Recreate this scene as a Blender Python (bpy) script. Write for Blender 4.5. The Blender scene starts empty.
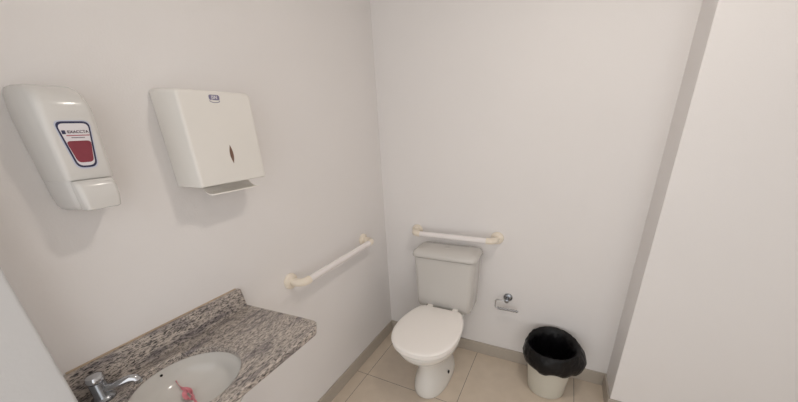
import bpy, bmesh, math, random
from mathutils import Vector, Matrix, noise
random.seed(4)
S = bpy.context.scene
col = S.collection
PI = math.pi

# ------------------------------------------------------------------ materials
def lin(c):
    return tuple(((v/255)/12.92 if v/255 <= .04045 else ((v/255+.055)/1.055)**2.4) for v in c)+(1,)

def mat(name, rgb, rough=.5, metal=0, coat=0, var=.0, scale=8, bump=0, bscale=60, ior=1.45, lum=None, spec=.5):
    m = bpy.data.materials.new(name); m.use_nodes = True
    n = m.node_tree.nodes; l = m.node_tree.links; b = n['Principled BSDF']
    b.inputs['Roughness'].default_value = rough; b.inputs['Metallic'].default_value = metal
    b.inputs['Coat Weight'].default_value = coat; b.inputs['IOR'].default_value = ior
    b.inputs['Specular IOR Level'].default_value = spec
    tc = n.new('ShaderNodeTexCoord')
    c = lin(rgb)
    nz = n.new('ShaderNodeTexNoise'); nz.inputs['Scale'].default_value = scale; nz.inputs['Detail'].default_value = 4
    l.new(tc.outputs['Object'], nz.inputs['Vector'])
    mx = n.new('ShaderNodeMix'); mx.data_type = 'RGBA'
    mx.inputs[6].default_value = tuple(max(0, v*(1-var)) for v in c[:3])+(1,)
    mx.inputs[7].default_value = tuple(min(1, v*(1+var)) for v in c[:3])+(1,)
    l.new(nz.outputs['Fac'], mx.inputs[0]); l.new(mx.outputs[2], b.inputs['Base Color'])
    if bump:
        bn = n.new('ShaderNodeTexNoise'); bn.inputs['Scale'].default_value = bscale; bn.inputs['Detail'].default_value = 5
        l.new(tc.outputs['Object'], bn.inputs['Vector'])
        bp = n.new('ShaderNodeBump'); bp.inputs['Strength'].default_value = bump; bp.inputs['Distance'].default_value = .01
        l.new(bn.outputs['Fac'], bp.inputs['Height']); l.new(bp.outputs['Normal'], b.inputs['Normal'])
    return m

WALL = mat('wall_paint', (232, 229, 228), .75, var=.015, scale=3, bump=.06, bscale=180, spec=.3)
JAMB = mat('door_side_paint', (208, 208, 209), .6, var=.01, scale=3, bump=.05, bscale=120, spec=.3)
CEIL = mat('ceiling_paint', (226, 222, 216), .8, var=.01)
SKIRT = mat('skirting_porcelain', (180, 171, 160), .4, var=.06, scale=25)
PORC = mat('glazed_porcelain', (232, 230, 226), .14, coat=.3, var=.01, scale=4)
BASIN = mat('basin_porcelain', (224, 222, 218), .1, coat=.4, var=.01, scale=4)
SEATM = mat('seat_plastic', (250, 246, 242), .3, var=.01, scale=4)
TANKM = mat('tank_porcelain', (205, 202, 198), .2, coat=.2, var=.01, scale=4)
RAILW = mat('rail_white_enamel', (240, 235, 234), .25, var=.01)
RAILC = mat('rail_cream_plastic', (236, 226, 211), .3, var=.02, scale=20)
ABSW = mat('dispenser_plastic', (216, 214, 211), .16, var=.01)
ABSG = mat('dispenser_back_plastic', (214, 212, 210), .25, var=.01)
TOWM = mat('towel_dispenser_plastic', (231, 228, 223), .42, var=.01)
TOWG = mat('towel_dispenser_tray_plastic', (231, 228, 223), .42, var=.01)
PAPER = mat('paper', (236, 232, 226), .9, var=.02, scale=40, bump=.1, bscale=200)
NAVY = mat('navy_print', (52, 54, 84), .4)
MAROON = mat('maroon_print', (136, 60, 72), .4, var=.08, scale=90)
LWHITE = mat('label_white', (226, 222, 226), .4)
DARKP = mat('dark_print', (70, 52, 66), .5)
REDP = mat('red_print', (170, 100, 108), .5)
LILAC = mat('lilac_print', (128, 124, 150), .45, var=.1, scale=200)
SLOT = mat('smoked_window', (118, 90, 76), .35, var=.1)
CHROME = mat('chrome', (196, 198, 202), .12, metal=1)
DCHROME = mat('worn_chrome', (158, 161, 166), .25, metal=1)
DARK = mat('dark_hole', (26, 22, 20), .6)
BINM = mat('bin_plastic', (208, 204, 192), .4, var=.02)
BAG = mat('black_bin_bag', (9, 8, 11), .34, spec=.35, var=.1, scale=30, bump=.6, bscale=38)
PINK = mat('pink_ribbon', (236, 150, 162), .45, var=.22, scale=120)
CAULK = mat('old_silicone', (188, 168, 146), .7, var=.08, scale=20)

def floor_mat():
    m = bpy.data.materials.new('porcelain_floor_tiles'); m.use_nodes = True
    n = m.node_tree.nodes; l = m.node_tree.links; b = n['Principled BSDF']
    tc = n.new('ShaderNodeTexCoord'); sp = n.new('ShaderNodeSeparateXYZ'); l.new(tc.outputs['Object'], sp.inputs[0])
    def M(op, a, bb=None, c=None):
        k = n.new('ShaderNodeMath'); k.operation = op
        for i, v in enumerate((a, bb, c)):
            if v is None: continue
            if isinstance(v, (int, float)): k.inputs[i].default_value = v
            else: l.new(v, k.inputs[i])
        return k.outputs[0]
    T = .5976
    def axis(o, off):
        t = M('DIVIDE', M('SUBTRACT', o, off), T)
        fr = M('FRACT', t); d = M('MULTIPLY', M('MINIMUM', fr, M('SUBTRACT', 1, fr)), T)
        return d, M('FLOOR', t)
    dx, ix = axis(sp.outputs[0], .0873); dy, iy = axis(sp.outputs[1], -.5082)
    g = M('LESS_THAN', M('MINIMUM', dx, dy), .0013)
    wn = n.new('ShaderNodeTexWhiteNoise'); wn.noise_dimensions = '2D'
    cb = n.new('ShaderNodeCombineXYZ'); l.new(ix, cb.inputs[0]); l.new(iy, cb.inputs[1]); l.new(cb.outputs[0], wn.inputs['Vector'])
    nz = n.new('ShaderNodeTexNoise'); nz.inputs['Scale'].default_value = 14; nz.inputs['Detail'].default_value = 8
    l.new(tc.outputs['Object'], nz.inputs['Vector'])
    f = M('ADD', M('MULTIPLY', wn.outputs['Value'], .15), M('MULTIPLY', nz.outputs['Fac'], .85))
    r = n.new('ShaderNodeMix'); r.data_type = 'RGBA'
    r.inputs[6].default_value = lin((202, 188, 171)); r.inputs[7].default_value = lin((222, 208, 191)); l.new(f, r.inputs[0])
    r2 = n.new('ShaderNodeMix'); r2.data_type = 'RGBA'; l.new(g, r2.inputs[0]); l.new(r.outputs[2], r2.inputs[6])
    r2.inputs[7].default_value = lin((92, 78, 68)); l.new(r2.outputs[2], b.inputs['Base Color'])
    b.inputs['Roughness'].default_value = .35
    return m
FLOOR = floor_mat()

def granite():
    m = bpy.data.materials.new('speckled_granite'); m.use_nodes = True
    n = m.node_tree.nodes; l = m.node_tree.links; b = n['Principled BSDF']
    tc = n.new('ShaderNodeTexCoord')
    mp = n.new('ShaderNodeMapping'); mp.inputs['Rotation'].default_value = (.35, .3, .5); mp.inputs['Scale'].default_value = (4.8, 1.0, 3.3)
    l.new(tc.outputs['Object'], mp.inputs[0])
    def ramp(src, pts):
        r = n.new('ShaderNodeValToRGB'); e = r.color_ramp.elements
        e[0].position, e[0].color = pts[0][0], lin(pts[0][1]); e[1].position, e[1].color = pts[-1][0], lin(pts[-1][1])
        for p, c in pts[1:-1]:
            k = e.new(p); k.color = lin(c)
        l.new(src, r.inputs[0]); return r.outputs[0]
    a = n.new('ShaderNodeTexNoise'); a.inputs['Scale'].default_value = 62; a.inputs['Detail'].default_value = 6; a.inputs['Roughness'].default_value = .62
    l.new(mp.outputs[0], a.inputs['Vector'])
    c1 = ramp(a.outputs['Fac'], [(.34, (70, 66, 70)), (.42, (134, 127, 124)), (.49, (190, 180, 171)), (.62, (214, 204, 196)), (.74, (186, 178, 172))])
    v = n.new('ShaderNodeTexNoise'); v.inputs['Scale'].default_value = 110; v.inputs['Detail'].default_value = 3
    l.new(mp.outputs[0], v.inputs['Vector'])
    c2 = ramp(v.outputs['Fac'], [(.39, (34, 32, 36)), (.44, (255, 255, 255))])
    big = n.new('ShaderNodeTexNoise'); big.inputs['Scale'].default_value = 9; big.inputs['Detail'].default_value = 2
    l.new(mp.outputs[0], big.inputs['Vector'])
    c3 = ramp(big.outputs['Fac'], [(.34, (190, 190, 198)), (.5, (255, 255, 255))])
    mu = n.new('ShaderNodeMix'); mu.data_type = 'RGBA'; mu.blend_type = 'MULTIPLY'; mu.inputs[0].default_value = .92
    l.new(c1, mu.inputs[6]); l.new(c2, mu.inputs[7])
    mu2 = n.new('ShaderNodeMix'); mu2.data_type = 'RGBA'; mu2.blend_type = 'MULTIPLY'; mu2.inputs[0].default_value = 1
    l.new(mu.outputs[2], mu2.inputs[6]); l.new(c3, mu2.inputs[7])
    l.new(mu2.outputs[2], b.inputs['Base Color']); b.inputs['Roughness'].default_value = .28
    return m
GRAN = granite()

def emit(name, rgb, s):
    m = bpy.data.materials.new(name); m.use_nodes = True
    b = m.node_tree.nodes['Principled BSDF']
    b.inputs['Base Color'].default_value = lin((240, 236, 228))
    b.inputs['Emission Color'].default_value = lin(rgb); b.inputs['Emission Strength'].default_value = s
    return m

# ------------------------------------------------------------------ helpers
def obj(name, bm, m, parent=None, smooth=40, bevel=0, segs=3, sub=0, loc=None, recalc=True):
    if recalc: bmesh.ops.recalc_face_normals(bm, faces=bm.faces)
    me = bpy.data.meshes.new(name); bm.to_mesh(me); bm.free()
    for mm in (m if isinstance(m, (list, tuple)) else [m]): me.materials.append(mm)
    for p in me.polygons: p.use_smooth = smooth > 0
    if smooth: me.set_sharp_from_angle(angle=math.radians(smooth))
    o = bpy.data.objects.new(name, me); col.objects.link(o)
    if loc: o.location = loc
    if parent: o.parent = parent
    if bevel:
        b = o.modifiers.new('bevel', 'BEVEL'); b.width = bevel; b.segments = segs; b.limit_method = 'ANGLE'; b.angle_limit = math.radians(35)
        b.harden_normals = False
    if sub:
        s = o.modifiers.new('sub', 'SUBSURF'); s.levels = sub; s.render_levels = sub
    return o

def thing(name, label, cat, loc=(0, 0, 0), rz=0, group=None):
    o = bpy.data.objects.new(name, None); col.objects.link(o); o.location = loc; o.rotation_euler = (0, 0, rz)
    o.empty_display_size = .05
    o['label'] = label; o['category'] = cat
    if group: o['group'] = group
    return o

def tag(o, label, cat):
    o['label'] = label; o['category'] = cat; return o

def struct(o): o['kind'] = 'structure'; return o

def box(bm, x0, x1, y0, y1, z0, z1):
    v = [bm.verts.new(p) for p in ((x0,y0,z0),(x1,y0,z0),(x1,y1,z0),(x0,y1,z0),(x0,y0,z1),(x1,y0,z1),(x1,y1,z1),(x0,y1,z1))]
    for f in ((3,2,1,0),(4,5,6,7),(0,1,5,4),(1,2,6,5),(2,3,7,6),(3,0,4,7)): bm.faces.new([v[i] for i in f])
    return v

def loft(bm, rings, cap0=True, cap1=True, closed=True, mi=0):
    R = [[bm.verts.new(p) for p in r] for r in rings]
    n = len(R[0])
    for a, b in zip(R, R[1:]):
        for i in range(n if closed else n-1):
            f = bm.faces.new((a[i], a[(i+1) % n], b[(i+1) % n], b[i])); f.material_index = mi
    if cap0: bm.faces.new(R[0][::-1]).material_index = mi
    if cap1: bm.faces.new(R[-1]).material_index = mi
    return R

def rrect(hx, y0, y1, z, r, k=5, cx=0):
    """rounded rectangle ring in xy at height z"""
    pts = []
    for (px, py, a0) in ((cx+hx-r, y1-r, 0), (cx-hx+r, y1-r, PI/2), (cx-hx+r, y0+r, PI), (cx+hx-r, y0+r, 1.5*PI)):
        for i in range(k+1):
            a = a0+PI/2*i/k; pts.append((px+r*math.cos(a), py+r*math.sin(a), z))
    return pts

def tube(bm, pts, r, n=16, caps=True, radii=None):
    pts = [Vector(p) for p in pts]; rings = []
    up = Vector((0, 0, 1)); prev = None
    for i, p in enumerate(pts):
        t = (pts[min(i+1, len(pts)-1)]-pts[max(i-1, 0)]).normalized()
        if prev is None:
            a = up if abs(t.dot(up)) < .9 else Vector((1, 0, 0))
            u = (a-t*a.dot(t)).normalized()
        else: u = (prev-t*prev.dot(t)).normalized()
        prev = u; w = t.cross(u); rr = radii[i] if radii else r
        rings.append([p+(u*math.cos(2*PI*k/n)+w*math.sin(2*PI*k/n))*rr for k in range(n)])
    return loft(bm, rings, caps, caps)

def lathe(bm, prof, n=40, axis='z', origin=(0, 0, 0), cap0=True, cap1=True):
    rings = []
    for r, h in prof:
        ring = []
        for k in range(n):
            a = 2*PI*k/n; c, s = r*math.cos(a), r*math.sin(a)
            p = (c, s, h) if axis == 'z' else ((h, c, s) if axis == 'x' else (c, h, s))
            ring.append(tuple(p[i]+origin[i] for i in range(3)))
        rings.append(ring)
    return loft(bm, rings, cap0, cap1)

def crom(P, k=6, closed=False):
    P = [Vector(p) for p in P]; n = len(P); out = []
    rng = range(n) if closed else range(n-1)
    for i in rng:
        if closed: p0, p1, p2, p3 = P[i-1], P[i], P[(i+1) % n], P[(i+2) % n]
        else: p0, p1, p2, p3 = P[max(i-1, 0)], P[i], P[i+1], P[min(i+2, n-1)]
        for j in range(k):
            t = j/k
            out.append(.5*((2*p1)+(p2-p0)*t+(2*p0-5*p1+4*p2-p3)*t*t+(3*p1-p0-3*p2+p3)*t**3))
    if not closed: out.append(P[-1])
    return out

def text_mesh(s, size, depth=.0003):
    cu = bpy.data.curves.new('lettering', 'FONT'); cu.body = s; cu.size = size; cu.extrude = depth
    cu.align_x = 'CENTER'; cu.align_y = 'CENTER'; cu.offset = size*.015
    o = bpy.data.objects.new('lettering', cu); col.objects.link(o)
    dg = bpy.context.evaluated_depsgraph_get(); dg.update()
    me = bpy.data.meshes.new_from_object(o.evaluated_get(dg))
    bpy.data.objects.remove(o); bpy.data.curves.remove(cu)
    return me

# ------------------------------------------------------------------ room shell
W, D, H = 1.441, .2, 2.42       # niche width, step depth, ceiling height
XR, YF = 2.55, -2.75
E_X, E_Y = .12, -1.684          # corner of the pier beside the door opening
def wall(name, *bx, m=WALL):
    bm = bmesh.new(); box(bm, *bx); return struct(obj(name, bm, m, smooth=0))
bm = bmesh.new(); box(bm, -.15, XR+.15, YF-.15, .15, -.1, 0); struct(obj('floor', bm, FLOOR, smooth=0))
wall('ceiling', -.15, XR+.15, YF-.15, .15, H, H+.1, m=CEIL)
wall('wall_left', -.15, 0, YF-.15, .15, 0, H)
wall('wall_back', 0, W, 0, .15, 0, H)
bm = bmesh.new()
ring = lambda z: [(W, .15, z), (W, -D, z), (XR, -D, z), (XR, .15, z)]
loft(bm, [ring(0), ring(H)]); struct(obj('wall_back_right', bm, WALL, smooth=0, bevel=.003))
wall('wall_right', XR, XR+.15, YF-.15, -D, 0, H)
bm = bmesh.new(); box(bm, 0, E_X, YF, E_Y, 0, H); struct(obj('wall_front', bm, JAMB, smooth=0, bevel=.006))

def skirt(name, *bx):
    bm = bmesh.new(); box(bm, *bx); return struct(obj(name, bm, SKIRT, smooth=0, bevel=.0015, segs=1))
hb, tb = .088, .01
skirt('baseboard_left', 0, tb, E_Y, 0, 0, hb)
skirt('baseboard_back', tb, W-tb, -tb, 0, 0, hb)
skirt('baseboard_step', W-tb, W, -D-tb, 0, 0, hb)
skirt('baseboard_right', W, XR, -D-tb, -D, 0, hb)

# ------------------------------------------------------------------ ceiling light
LX, LY = 1.18, -.96
cl = thing('ceiling_light', 'round white flush ceiling lamp above the open side of the washroom', 'ceiling light', (LX, LY, H))
bm = bmesh.new(); lathe(bm, [(.085, 0), (.09, -.01), (.09, -.035), (.076, -.04), (.075, -.02)], n=48, cap0=True, cap1=True); obj('housing', bm, RAILW, cl)
bm = bmesh.new(); lathe(bm, [(.074, -.036), (.069, -.047), (.05, -.056), (.02, -.060), (.004, -.061)], n=48); obj('diffuser', bm, emit('lamp_diffuser_glow', (255, 245, 234), 112), cl)

# ------------------------------------------------------------------ toilet
wc = thing('toilet', 'white close-coupled toilet with closed lid standing against the back wall', 'toilet', (.494, 0, 0), .004)
def egg(hw, yf, yb, z, n=48, wide=.5, nb=2.3, nf=2.0):
    """oval ring; yf front (negative), yb back, widest at fraction wide"""
    yc = yb+(yf-yb)*wide; pts = []
    for k in range(n):
        a = 2*PI*k/n; c, s = math.cos(a), math.sin(a)
        e = nf if s < 0 else nb
        x = hw*math.copysign(abs(c)**(2/e), c); y = math.copysign(abs(s)**(2/e), s)
        pts.append((x, yc+(y*(yc-yf) if s < 0 else y*(yb-yc)), z))
    return pts
bm = bmesh.new()
prof = [(.100, -.538, -.16, 0, .42), (.104, -.545, -.155, .010, .42), (.104, -.545, -.155, .04, .42), (.099, -.538, -.16, .075, .42), (.088, -.528, -.165, .11, .43), (.081, -.520, -.17, .145, .46),
        (.080, -.517, -.17, .185, .5), (.084, -.527, -.175, .225, .55), (.098, -.550, -.18, .258, .58), (.125, -.590, -.18, .288, .58), (.150, -.630, -.18, .32, .55),
        (.167, -.655, -.18, .35, .55), (.175, -.667, -.18, .375, .55), (.177, -.670, -.185, .390, .55), (.173, -.666, -.188, .398, .55),
        (.150, -.645, -.215, .399, .55), (.130, -.625, -.24, .394, .55), (.110, -.59, -.26, .33, .55), (.07, -.52, -.30, .24, .55), (.03, -.46, -.38, .21, .55)]
loft(bm, [egg(h, f, b, z, nb=2.6 if z < .15 else 2.2, wide=e, nf=2.35 if z < .12 else 2.05) for h, f, b, z, e in prof])
# rear deck that carries the tank
loft(bm, [rrect(.075, -.30, -.035, .15, .03), rrect(.09, -.28, -.03, .25, .03), rrect(.11, -.27, -.03, .33, .03), rrect(.125, -.27, -.025, .37, .03), rrect(.13, -.27, -.025, .393, .03), rrect(.124, -.265, -.03, .4, .025)])
obj('bowl', bm, PORC, wc, smooth=60)
# fixing bolt holes
for s in (-1, 1):
    bm = bmesh.new(); lathe(bm, [(.0105, -.004), (.0105, .006), (.008, .008)], n=20, axis='x')
    for v in bm.verts: v.co.x *= s
    h = obj('bolt_hole', bm, DARK, wc, loc=(s*.093, -.36, .085)); h['label'] = 'dark round fixing hole'
# seat and lid outline
half = [(0, -.684), (.062, -.676), (.116, -.648), (.157, -.595), (.180, -.525), (.186, -.45), (.179, -.37), (.160, -.295), (.133, -.240), (.110, -.222)]
def outline(sc, z, dy=0):
    h = crom([(x, y, 0) for x, y in half], 5)
    full = [(p.x, p.y) for p in h]+[(-p.x, p.y) for p in h[::-1][:-1]]
    cy = -.455
    full = full[:]
    return [(x*sc, cy+(y-cy)*sc+dy, z) for x, y in full]
bm = bmesh.new()
loft(bm, [outline(.955, .400), outline(.972, .403), outline(.975, .414), outline(.965, .418), outline(.66, .418), outline(.65, .412), outline(.66, .400)], cap0=False, cap1=False)
obj('seat', bm, SEATM, wc, smooth=50)
bm = bmesh.new()
loft(bm, [outline(.975, .421), outline(.99, .423), outline(1, .428), outline(.996, .435), outline(.975, .439), outline(.9, .4415), outline(.7, .4435), outline(.4, .4445), outline(.1, .445)])
obj('lid', bm, SEATM, wc, smooth=50)
for s in (-1, 1):
    bm = bmesh.new(); loft(bm, [rrect(.018, -.235, -.195, .398, .006, cx=s*.082), rrect(.018, -.235, -.195, .43, .006, cx=s*.082), rrect(.015, -.232, -.198, .436, .006, cx=s*.082)])
    obj('hinge', bm, SEATM, wc)
bm = bmesh.new(); lathe(bm, [(.004, -.105), (.0065, -.104), (.0065, -.098), (.004, -.097)], n=14, axis='x', origin=(0, -.205, .43)); obj('hinge_pin', bm, mat('rusty_metal', (110, 84, 66), .5), wc)
# tank
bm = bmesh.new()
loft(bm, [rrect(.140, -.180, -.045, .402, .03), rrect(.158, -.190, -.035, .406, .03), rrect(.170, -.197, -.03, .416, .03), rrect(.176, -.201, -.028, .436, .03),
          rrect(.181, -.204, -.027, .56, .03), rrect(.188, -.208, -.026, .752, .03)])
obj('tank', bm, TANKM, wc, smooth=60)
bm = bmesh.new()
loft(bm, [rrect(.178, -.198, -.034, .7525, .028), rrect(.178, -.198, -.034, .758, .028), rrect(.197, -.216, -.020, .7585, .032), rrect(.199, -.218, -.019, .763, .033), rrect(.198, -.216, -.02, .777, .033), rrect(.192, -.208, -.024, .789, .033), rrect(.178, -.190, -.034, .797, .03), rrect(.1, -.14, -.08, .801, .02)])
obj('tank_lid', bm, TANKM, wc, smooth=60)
bm = bmesh.new(); lathe(bm, [(.021, .796), (.021, .802), (.018, .8035), (.004, .803)], n=28, origin=(0, -.115, 0)); b = obj('flush_button', bm, TANKM, wc)
bm = bmesh.new(); box(bm, -.018, .018, -.1156, -.1144, .803, .8039); obj('button_split', bm, mat('button_groove', (150, 142, 138), .4), b)

# ------------------------------------------------------------------ grab rails
def rail(label, origin, rz, x0, x1, z, r=.0165, out=.075):
    """rail along local x, standing off the wall in local -y"""
    t = thing('grab_rail', label, 'grab rail', (origin[0], origin[1], z), rz, 'wall grab rails')
    el = .040
    bm = bmesh.new(); tube(bm, [(x0+el, -out, 0), ((x0+x1)/2, -out, 0), (x1-el, -out, 0)], r, 20); obj('tube', bm, RAILW, t, smooth=60)
    for x, s in ((x0, 1), (x1, -1)):
        bm = bmesh.new()
        P = [(x, -.006, 0), (x, -.02, 0)]
        for i in range(0, 9):
            a = PI/2*i/8; R = .034
            P.append((x+s*(R-R*math.cos(a)), -(out-R)-R*math.sin(a), 0))
        P.append((x+s*(el+.008), -out, 0))
        tube(bm, P, r*1.13, 20); obj('elbow', bm, RAILC, t, smooth=60)
        bm = bmesh.new(); lathe(bm, [(.037, -.0005), (.038, -.004), (.037, -.010), (.030, -.016), (.019, -.018)], n=32, axis='y', origin=(x, 0, 0)); obj('flange', bm, RAILC, t, smooth=50)
    return t
rail('white grab rail with cream ends on the back wall above the toilet tank', (0, 0), 0, .249, .762, .857)
# left wall: local x -> +y world, local -y -> +x world  => rotation +90deg
rail('white grab rail with cream ends on the left wall, nearest the granite countertop', (0, 0), PI/2, -.905, -.29, .856)

# ------------------------------------------------------------------ toilet roll holder
th = thing('toilet_roll_holder', 'small empty chrome toilet roll holder on the wall right of the toilet', 'toilet roll holder', (.853, 0, .475))
bm = bmesh.new(); lathe(bm, [(.027, -.0003), (.027, -.004), (.022, -.009), (.012, -.012)], n=28, axis='y'); obj('rosette', bm, DCHROME, th)
bm = bmesh.new(); lathe(bm, [(.011, -.010), (.011, -.045), (.013, -.05), (.012, -.058), (.006, -.06)], n=24, axis='y'); obj('post', bm, DCHROME, th)
bm = bmesh.new()
tube(bm, [(0, -.05, .0), (-.03, -.05, .0), (-.058, -.05, -.002), (-.063, -.05, -.008), (-.066, -.05, -.03), (-.066, -.05, -.05), (-.062, -.05, -.058), (-.05, -.05, -.060)], .0035, 10); obj('arm', bm, CHROME, th)
bm = bmesh.new()
pr = []
for i in range(90):
    f = i/89; pr.append((.008+.0022*math.sin(f*PI*16), -.052+.124*f))
lathe(bm, pr, n=16, axis='x', origin=(0, -.05, -.060)); obj('roller_bar', bm, CHROME, th)

# ------------------------------------------------------------------ waste bin and liner
BX, BY = 1.130, -.155
wb = thing('waste_bin', 'round cream plastic waste bin on the floor in the back right corner', 'waste bin', (BX, BY, 0))
bm = bmesh.new()
lathe(bm, [(.092, .0005), (.098, .004), (.100, .012), (.113, .14), (.124, .273), (.1275, .277), (.1275, .285), (.124, .286), (.120, .275), (.109, .14), (.096, .012), (.02, .008)], n=56)
obj('body', bm, BINM, wb, smooth=45)
bm = bmesh.new()
def bagp(a, t):
    # t: 0 hem outside -> 1 rim -> 2 inside bottom
    n1 = noise.noise(Vector((math.cos(a)*2.2, math.sin(a)*2.2, t*1.5)))
    n2 = noise.noise(Vector((math.cos(a)*6, math.sin(a)*6, t*4+5)))
    side = max(0, math.cos(a-.15))**5          # bulge on the right
    back = max(0, math.sin(a))
    top = .314+.030*back-.004*side
    if t <= 1:
        drop = .108+.014*n1-.02*back+.012*max(0, math.cos(a))
        z = top-(1-t)*drop
        r = .132+.008*math.sin(t*PI)+.012*(1-t)+.006*n2+side*.034*math.sin(min(1, (1.15-t))*PI*.6)
        if t < .12: r -= .005
    else:
        u = t-1
        z = top+.005*math.sin(min(1, u*8)*PI)-u*.2+.008*n1*min(1, u*4)
        r = .132-.020*min(1, u*7)-u*.03+.009*n2*min(1, u*3)
    y = r*math.sin(a)
    return (r*math.cos(a), min(y, .150), max(z, .03))
NA = 96; rings = []
for t in [0, .05, .12, .25, .4, .55, .7, .82, .92, 1, 1.04, 1.1, 1.2, 1.35, 1.55, 1.8, 2]:
    rings.append([bagp(2*PI*k/NA, t) for k in range(NA)])
loft(bm, rings, cap0=False, cap1=True)
tag(obj('bin_liner', bm, BAG, smooth=180, loc=(BX, BY, 0)), 'black plastic bag lining the cream bin and folded over its rim', 'bin bag')

# ------------------------------------------------------------------ granite countertop with basin
ZC = .86; X1 = .378; YR = -1.12; YL = E_Y+.001; TH = .022
bcx, bcy, br = .194, -1.496, .141
ct = thing('washbasin_countertop', 'grey speckled granite washbasin countertop fixed to the left wall', 'countertop', (0, 0, ZC))
bm = bmesh.new()
ch = .035
outer = [(0.001, YL), (X1, YL)]
outer += [(X1, y) for y in (-1.62, -1.5, -1.4, -1.3, -1.2)]
outer += [(X1, YR-.012-.035), (X1-.006, YR-.035), (X1-.03, YR-.005), (X1-.045, YR), (.29, YR-.001), (.2, YR-.006), (.1, YR-.012), (0.001, YR-.018)]
outer += [(0.001, y) for y in (-1.25, -1.35, -1.45, -1.55, -1.65)]
def slab(bm):
    ot = [bm.verts.new((x, y, 0)) for x, y in outer]; ob = [bm.verts.new((x, y, -TH)) for x, y in outer]
    NH = 64
    it = [bm.verts.new((bcx+br*math.cos(2*PI*k/NH), bcy+br*math.sin(2*PI*k/NH), 0)) for k in range(NH)]
    ib = [bm.verts.new((bcx+br*math.cos(2*PI*k/NH), bcy+br*math.sin(2*PI*k/NH), -TH)) for k in range(NH)]
    def fillr(o, i):
        es = []
        for L in (o, i):
            for a, b in zip(L, L[1:]+L[:1]): es.append(bm.edges.get((a, b)) or bm.edges.new((a, b)))
        bmesh.ops.triangle_fill(bm, use_beauty=True, use_dissolve=False, edges=es)
    fillr(ot, it); fillr(ob, ib)
    for T_, B_ in ((ot, ob), (it, ib)):
        for k in range(len(T_)):
            bm.faces.new((T_[k], T_[(k+1) % len(T_)], B_[(k+1) % len(T_)], B_[k]))
slab(bm)
obj('slab', bm, GRAN, ct, smooth=30, bevel=.003, segs=2)
bm = bmesh.new(); loft(bm, [[(0.001, YL, .0005), (.02, YL, .0005), (.02, YR-.030, .0005), (0.001, YR-.030, .0005)], [(0.001, YL, .085), (.02, YL, .085), (.02, YR-.040, .085), (0.001, YR-.040, .085)]])
obj('backsplash', bm, GRAN, ct, smooth=0, bevel=.0015, segs=1)
bm = bmesh.new(); tube(bm, [(.002, YL+.02, .0868), (.002, -1.5, .087), (.002, -1.3, .0866), (.002, YR-.05, .0862)], .0028, 8); obj('silicone_bead', bm, CAULK, ct)
# basin (undermounted)
bs = thing('washbasin', 'round white washbasin set below the granite countertop', 'washbasin', (bcx, bcy, ZC))
bm = bmesh.new()
prof = [(.158, -TH-.0005), (.158, -TH-.01), (.153, -.06), (.136, -.09), (.095, -.112), (.03, -.126), (.02, -.126), (.02, -.118), (.028, -.117), (.060, -.112), (.090, -.101), (.117, -.083), (.135, -.065), (.142, -.035), (.1435, -TH-.0005)]
lathe(bm, prof, n=64, cap0=False, cap1=False); obj('bowl', bm, BASIN, bs, smooth=60)
bm = bmesh.new(); lathe(bm, [(.0195, -.125), (.0215, -.1165), (.019, -.1145), (.012, -.117), (.002, -.1175)], n=30); obj('drain', bm, CHROME, bs)
a = PI+.03
bm = bmesh.new(); lathe(bm, [(.004, 0), (.004, .0015), (.002, .0017)], n=16, axis='x')
h = obj('overflow_hole', bm, DARK, bs, loc=(.1412*math.cos(a), .1412*math.sin(a), -.038)); h.rotation_euler = (0, 0, a+PI)
# pink ribbon in the basin
bm = bmesh.new()
P = crom([(-.121, .018, -.072), (-.108, .016, -.082), (-.092, .016, -.090), (-.081, .021, -.091), (-.068, .024, -.096), (-.049, .021, -.101), (-.041, .009, -.104), (-.057, .004, -.101), (-.072, .009, -.094), (-.066, .017, -.090), (-.040, .013, -.098), (-.006, .006, -.107)], 6)
rg = []
for i, p in enumerate(P):
    t = (P[min(i+1, len(P)-1)]-P[max(i-1, 0)]).normalized(); w = Vector((0, 0, 1)).cross(t).normalized()
    tw = Matrix.Rotation(.9+math.sin(i*.25)*.9, 3, t); w = tw @ w; nn = t.cross(w)
    hw = .0062*min(1, .25+i*.04, .3+(len(P)-1-i)*.1)
    rg.append([p+w*hw+nn*.0007, p-w*hw+nn*.0007, p-w*hw-nn*.0007, p+w*hw-nn*.0007])
loft(bm, rg)
tag(obj('curled_ribbon', bm, PINK, smooth=50, loc=(bcx, bcy, ZC+.002)), 'small pinkish red curled strip lying in the white washbasin', 'ribbon')
# faucet
fx, fy = .060, -1.632
fa = thing('faucet', 'chrome washbasin faucet with rounded push top on the granite countertop', 'faucet', (fx, fy, ZC))
bm = bmesh.new(); lathe(bm, [(.026, .0005), (.026, .006), (.020, .010), (.018, .014), (.018, .052), (.017, .056)], n=32); obj('body', bm, DCHROME, fa)
bm = bmesh.new(); lathe(bm, [(.014, .055), (.018, .058), (.0195, .062), (.0195, .070), (.017, .075), (.010, .078), (.002, .0785)], n=32); obj('push_button', bm, CHROME, fa)
d = Vector((.080, .075, 0)).normalized()
bm = bmesh.new()
tube(bm, [d*.010+Vector((0, 0, .030)), d*.035+Vector((0, 0, .034)), d*.055+Vector((0, 0, .041)), d*.074+Vector((0, 0, .046)), d*.083+Vector((0, 0, .044)), d*.087+Vector((0, 0, .037)), d*.087+Vector((0, 0, .030))], .01, 16, radii=[.012, .011, .0105, .0105, .0105, .010, .0095])
obj('spout', bm, CHROME, fa, smooth=60)

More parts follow.
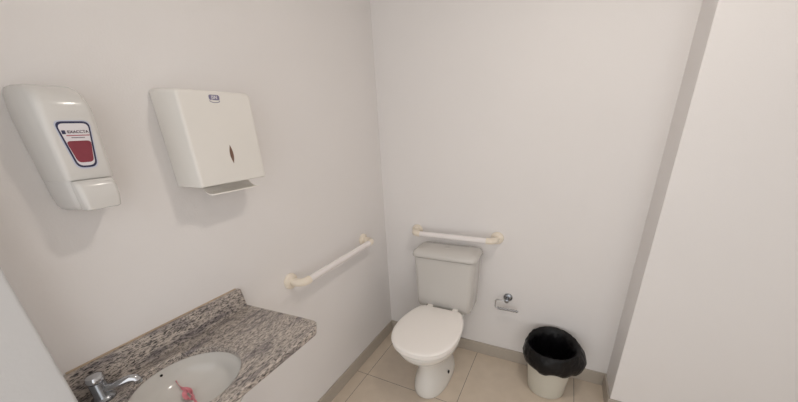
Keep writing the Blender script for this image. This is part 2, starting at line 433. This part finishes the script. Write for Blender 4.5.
# ------------------------------------------------------------------ paper towel dispenser (on left wall)
Y0, Y1, Z0, Z1, DP = -1.260, -1.025, 1.350, 1.622, .125
pt = thing('paper_towel_dispenser', 'large white rectangular paper towel dispenser on the left wall', 'paper towel dispenser', (0, (Y0+Y1)/2, Z0))
hw = (Y1-Y0)/2; hh = Z1-Z0
def yz_ring(x, hy, z0, z1, r, k=6, rb=None):
    rb = r if rb is None else rb
    pts = []
    for (py, pz, a0, q) in ((hy-r, z1-r, 0, r), (-hy+r, z1-r, PI/2, r), (-hy+rb, z0+rb, PI, rb), (hy-rb, z0+rb, 1.5*PI, rb)):
        for i in range(k+1):
            a = a0+PI/2*i/k; pts.append((x, py+q*math.cos(a), pz+q*math.sin(a)))
    return pts
bm = bmesh.new()
loft(bm, [yz_ring(.0008, hw-.0015, .001, hh-.001, .010, rb=.003), yz_ring(.007, hw-.0015, .001, hh-.001, .010, rb=.003)])
obj('back_tray', bm, TOWG, pt, smooth=40)
bm = bmesh.new()
loft(bm, [yz_ring(.0075, hw, .0, hh, .010, rb=.003), yz_ring(.05, hw, 0, hh-.003, .010, rb=.003), yz_ring(DP-.008, hw, 0, hh-.009, .010, rb=.003), yz_ring(DP-.003, hw-.0015, .001, hh-.011, .010, rb=.003), yz_ring(DP-.0005, hw-.005, .002, hh-.015, .009, rb=.003), yz_ring(DP, hw-.009, .004, hh-.020, .008, rb=.003)])
obj('front_cover', bm, TOWM, pt, smooth=50)
# pointed viewing slit
bm = bmesh.new(); top = []
for i in range(13):
    f = i/12; top.append((-.0052*math.sin(PI*f), f))
loop = [(y, f) for y, f in top]+[(-y, f) for y, f in top[::-1][1:-1]]
sl = lambda x: [(x, -y*1.15+.004, .058+.055*f) for y, f in loop]
loft(bm, [sl(DP-.001), sl(DP+.0006)]); obj('level_window', bm, SLOT, pt)
# small emblem near the top
bm = bmesh.new()
em = lambda x: [(x, p[1]-.010, p[2]) for p in yz_ring(0, .0165, hh-.034, hh-.020, .005)]
loft(bm, [em(DP-.0005), em(DP+.0008)])
e = obj('emblem', bm, LILAC, pt)
me = text_mesh('JSN', .0125)
t = bpy.data.objects.new('emblem_lettering', me); col.objects.link(t); me.materials.append(LWHITE); t.parent = e
t.rotation_euler = (PI/2, 0, PI/2); t.location = (DP+.0009, -.010, hh-.027)
bm = bmesh.new(); tube(bm, [(DP, -.010+.016*math.cos(a), hh-.035+.0055*math.sin(a)) for a in [PI+PI*i/10 for i in range(11)]], .0010, 6); obj('emblem_arc', bm, LILAC, e)
# sheet of paper sticking out below
bm = bmesh.new()
prof = [(.060, -.004), (.064, -.014), (.072, -.022), (.084, -.028), (.100, -.030), (.116, -.028)]
up = [(x, z) for x, z in prof]; y_a, y_b = -.078, .092
rg = []
for (x, z) in up: rg.append([(x, y_a+(.02 if x > .1 else 0), z), (x, 0, z-.001), (x, y_b, z+.001), (x-.0012, y_b, z+.003), (x-.0012, 0, z+.002), (x-.0012, y_a+(.02 if x > .1 else 0), z+.003)])
loft(bm, rg); tag(obj('paper_towel', bm, PAPER, smooth=60, loc=(0, (Y0+Y1)/2, Z0)), 'white paper towel sheet sticking out under the paper towel dispenser', 'paper towel')

# ------------------------------------------------------------------ soap dispenser (on left wall)
sy, sz0, sz1 = -1.490, 1.350, 1.606
sd = thing('soap_dispenser', 'tall white soap dispenser with navy and maroon label on the left wall', 'soap dispenser', (0, sy, sz0))
def soap_ring(z, hy, xf, x0=.03, r=.02, k=6):
    pts = [(x0, -hy, z)]
    pts = []
    # from back left to front left, rounded, to front right, to back right
    pts.append((x0, -hy, z))
    for i in range(k+1):
        a = PI-PI/2*i/k; a = 1.5*PI+PI/2*0
        t = PI/2*i/k; pts.append((xf-r+r*math.sin(t), -hy+r-r*math.cos(t), z))
    for i in range(k+1):
        t = PI/2*i/k; pts.append((xf-r+r*math.cos(t), hy-r+r*math.sin(t), z))
    pts.append((x0, hy, z))
    return pts
prof = [(.0625, .044, .102, .010), (.066, .0445, .104, .012), (.10, .0455, .1068, .013), (.14, .0465, .110, .014), (.18, .0475, .1132, .015), (.21, .0475, .1145, .016), (.228, .046, .110, .018), (.241, .044, .099, .02), (.250, .041, .084, .018), (.255, .038, .070, .014)]
def shell_ring(z, hb, hf, xf, r, k=6, x0=.0008):
    # wide at the wall, narrower at the front
    pts = [(x0, -hb, z), (xf*.45, -hb-.001, z)]
    for i in range(k+1):
        t = PI/2*i/k; pts.append((xf-r+r*math.sin(t), -hf+r-r*math.cos(t), z))
    for i in range(k+1):
        t = PI/2*i/k; pts.append((xf-r+r*math.cos(t), hf-r+r*math.sin(t), z))
    return pts+[(xf*.45, hb+.001, z), (x0, hb, z)]
bm = bmesh.new()
loft(bm, [shell_ring(z, hf+.009, hf, xf, r) for z, hf, xf, r in prof]+[shell_ring(.2575, .041, .033, .052, .010)])
obj('front_cover', bm, ABSW, sd, smooth=55)
bm = bmesh.new()
loft(bm, [shell_ring(z, hb, hf, xf, r) for z, hb, hf, xf, r in [(-.008, .036, .030, .060, .01), (-.005, .044, .037, .078, .012), (.005, .049, .041, .086, .012), (.03, .052, .043, .090, .012), (.0622, .053, .044, .094, .012)]])
obj('back_plate', bm, ABSG, sd, smooth=55)
bm = bmesh.new()
loft(bm, [soap_ring(z, hy, xf, .080, r) for z, hy, xf, r in [(-.006, .030, .108, .008), (-.003, .033, .116, .010), (.02, .036, .121, .010), (.045, .037, .120, .010), (.056, .037, .115, .010), (.061, .035, .108, .008)]])
obj('push_lever', bm, ABSW, sd, smooth=50)
# label: layered plates following the front face
def front_x(z):
    for (z0, _, x0, _), (z1, _, x1, _) in zip(prof, prof[1:]):
        if z0 <= z <= z1: return x0+(x1-x0)*(z-z0)/(z1-z0)
    return prof[-1][2]
def shape(cz, hz, wt, wb, r):
    """rounded trapezoid outline in (y, z): wt half-width at top, wb at bottom"""
    c = [(wt, cz+hz), (-wt, cz+hz), (-wb, cz-hz), (wb, cz-hz)]; out = []
    for i in range(4):
        p = Vector(c[i]); a = (Vector(c[i-1])-p).normalized(); b = (Vector(c[(i+1) % 4])-p).normalized()
        A, B = p+a*r, p+b*r
        for k in range(6):
            t = k/5; q = A*(1-t)**2+p*2*t*(1-t)+B*t*t; out.append((q.x, q.y))
    return out
def plate(name, m, parent, pts, off, cy=0):
    bm = bmesh.new()
    loft(bm, [[(front_x(z)-.001, y+cy, z) for y, z in pts], [(front_x(z)+off, y+cy, z) for y, z in pts]])
    return obj(name, bm, m, parent, smooth=30)
LC = .1355
lb = plate('label_border', mat('label_rim', (196, 200, 216), .4), sd, shape(LC, .050, .0315, .0195, .014), .0006); lb['label'] = 'navy bordered label'
plate('label_navy_band', NAVY, lb, shape(LC, .0475, .0295, .0175, .013), .0010)
plate('label_panel', LWHITE, lb, shape(LC, .0435, .0262, .0145, .011), .0014)
plate('label_maroon_patch', MAROON, lb, shape(LC-.014, .0225, .0215, .0135, .008), .0018)
me = text_mesh('EXACCTA', .0078)
t = bpy.data.objects.new('label_lettering', me); col.objects.link(t); me.materials.append(DARKP); t.parent = lb
t.rotation_euler = (PI/2, 0, PI/2); t.location = (front_x(LC+.0265)+.0016, .0045, LC+.0265)
def bar(name, m, y0, y1, z0, z1):
    bm = bmesh.new(); x = front_x((z0+z1)/2); box(bm, x, x+.0017, y0, y1, z0, z1); obj(name, bm, m, lb)
bar('label_logo_square', NAVY, -.0225, -.0165, LC+.0225, LC+.030)
bar('label_red_line', REDP, -.017, .0225, LC+.0185, LC+.0205)
bar('label_small_line', DARKP, -.010, .013, LC+.0145, LC+.0157)

# ------------------------------------------------------------------ light
w = bpy.data.worlds.new('world'); S.world = w; w.use_nodes = True
bg = w.node_tree.nodes['Background']; bg.inputs[0].default_value = (1, .995, .985, 1); bg.inputs[1].default_value = 1.5

# ------------------------------------------------------------------ camera
cam = bpy.data.cameras.new('camera'); co = bpy.data.objects.new('camera', cam); col.objects.link(co); S.camera = co
yaw, pit, rol = .4954, -.3862, -.054
fw = Vector((-math.sin(yaw)*math.cos(pit), math.cos(yaw)*math.cos(pit), math.sin(pit)))
r = Vector((math.cos(yaw), math.sin(yaw), 0)); u = r.cross(fw)
R_ = r*math.cos(rol)+u*math.sin(rol); U_ = -r*math.sin(rol)+u*math.cos(rol)
m4 = Matrix((R_, U_, -fw)).transposed().to_4x4(); m4.translation = Vector((1.0674, -1.8201, 1.4828)); co.matrix_world = m4
cam.sensor_width = 36; cam.sensor_fit = 'HORIZONTAL'; cam.lens = 312.958/798*36
cam.shift_x = (399-397.4953)/798; cam.shift_y = (256.4523-201)/798
cam.clip_start = .02

S.view_settings.view_transform = 'Standard'; S.view_settings.look = 'None'; S.view_settings.gamma = 1
S.view_settings.use_curve_mapping = False; S.view_settings.exposure = -.05
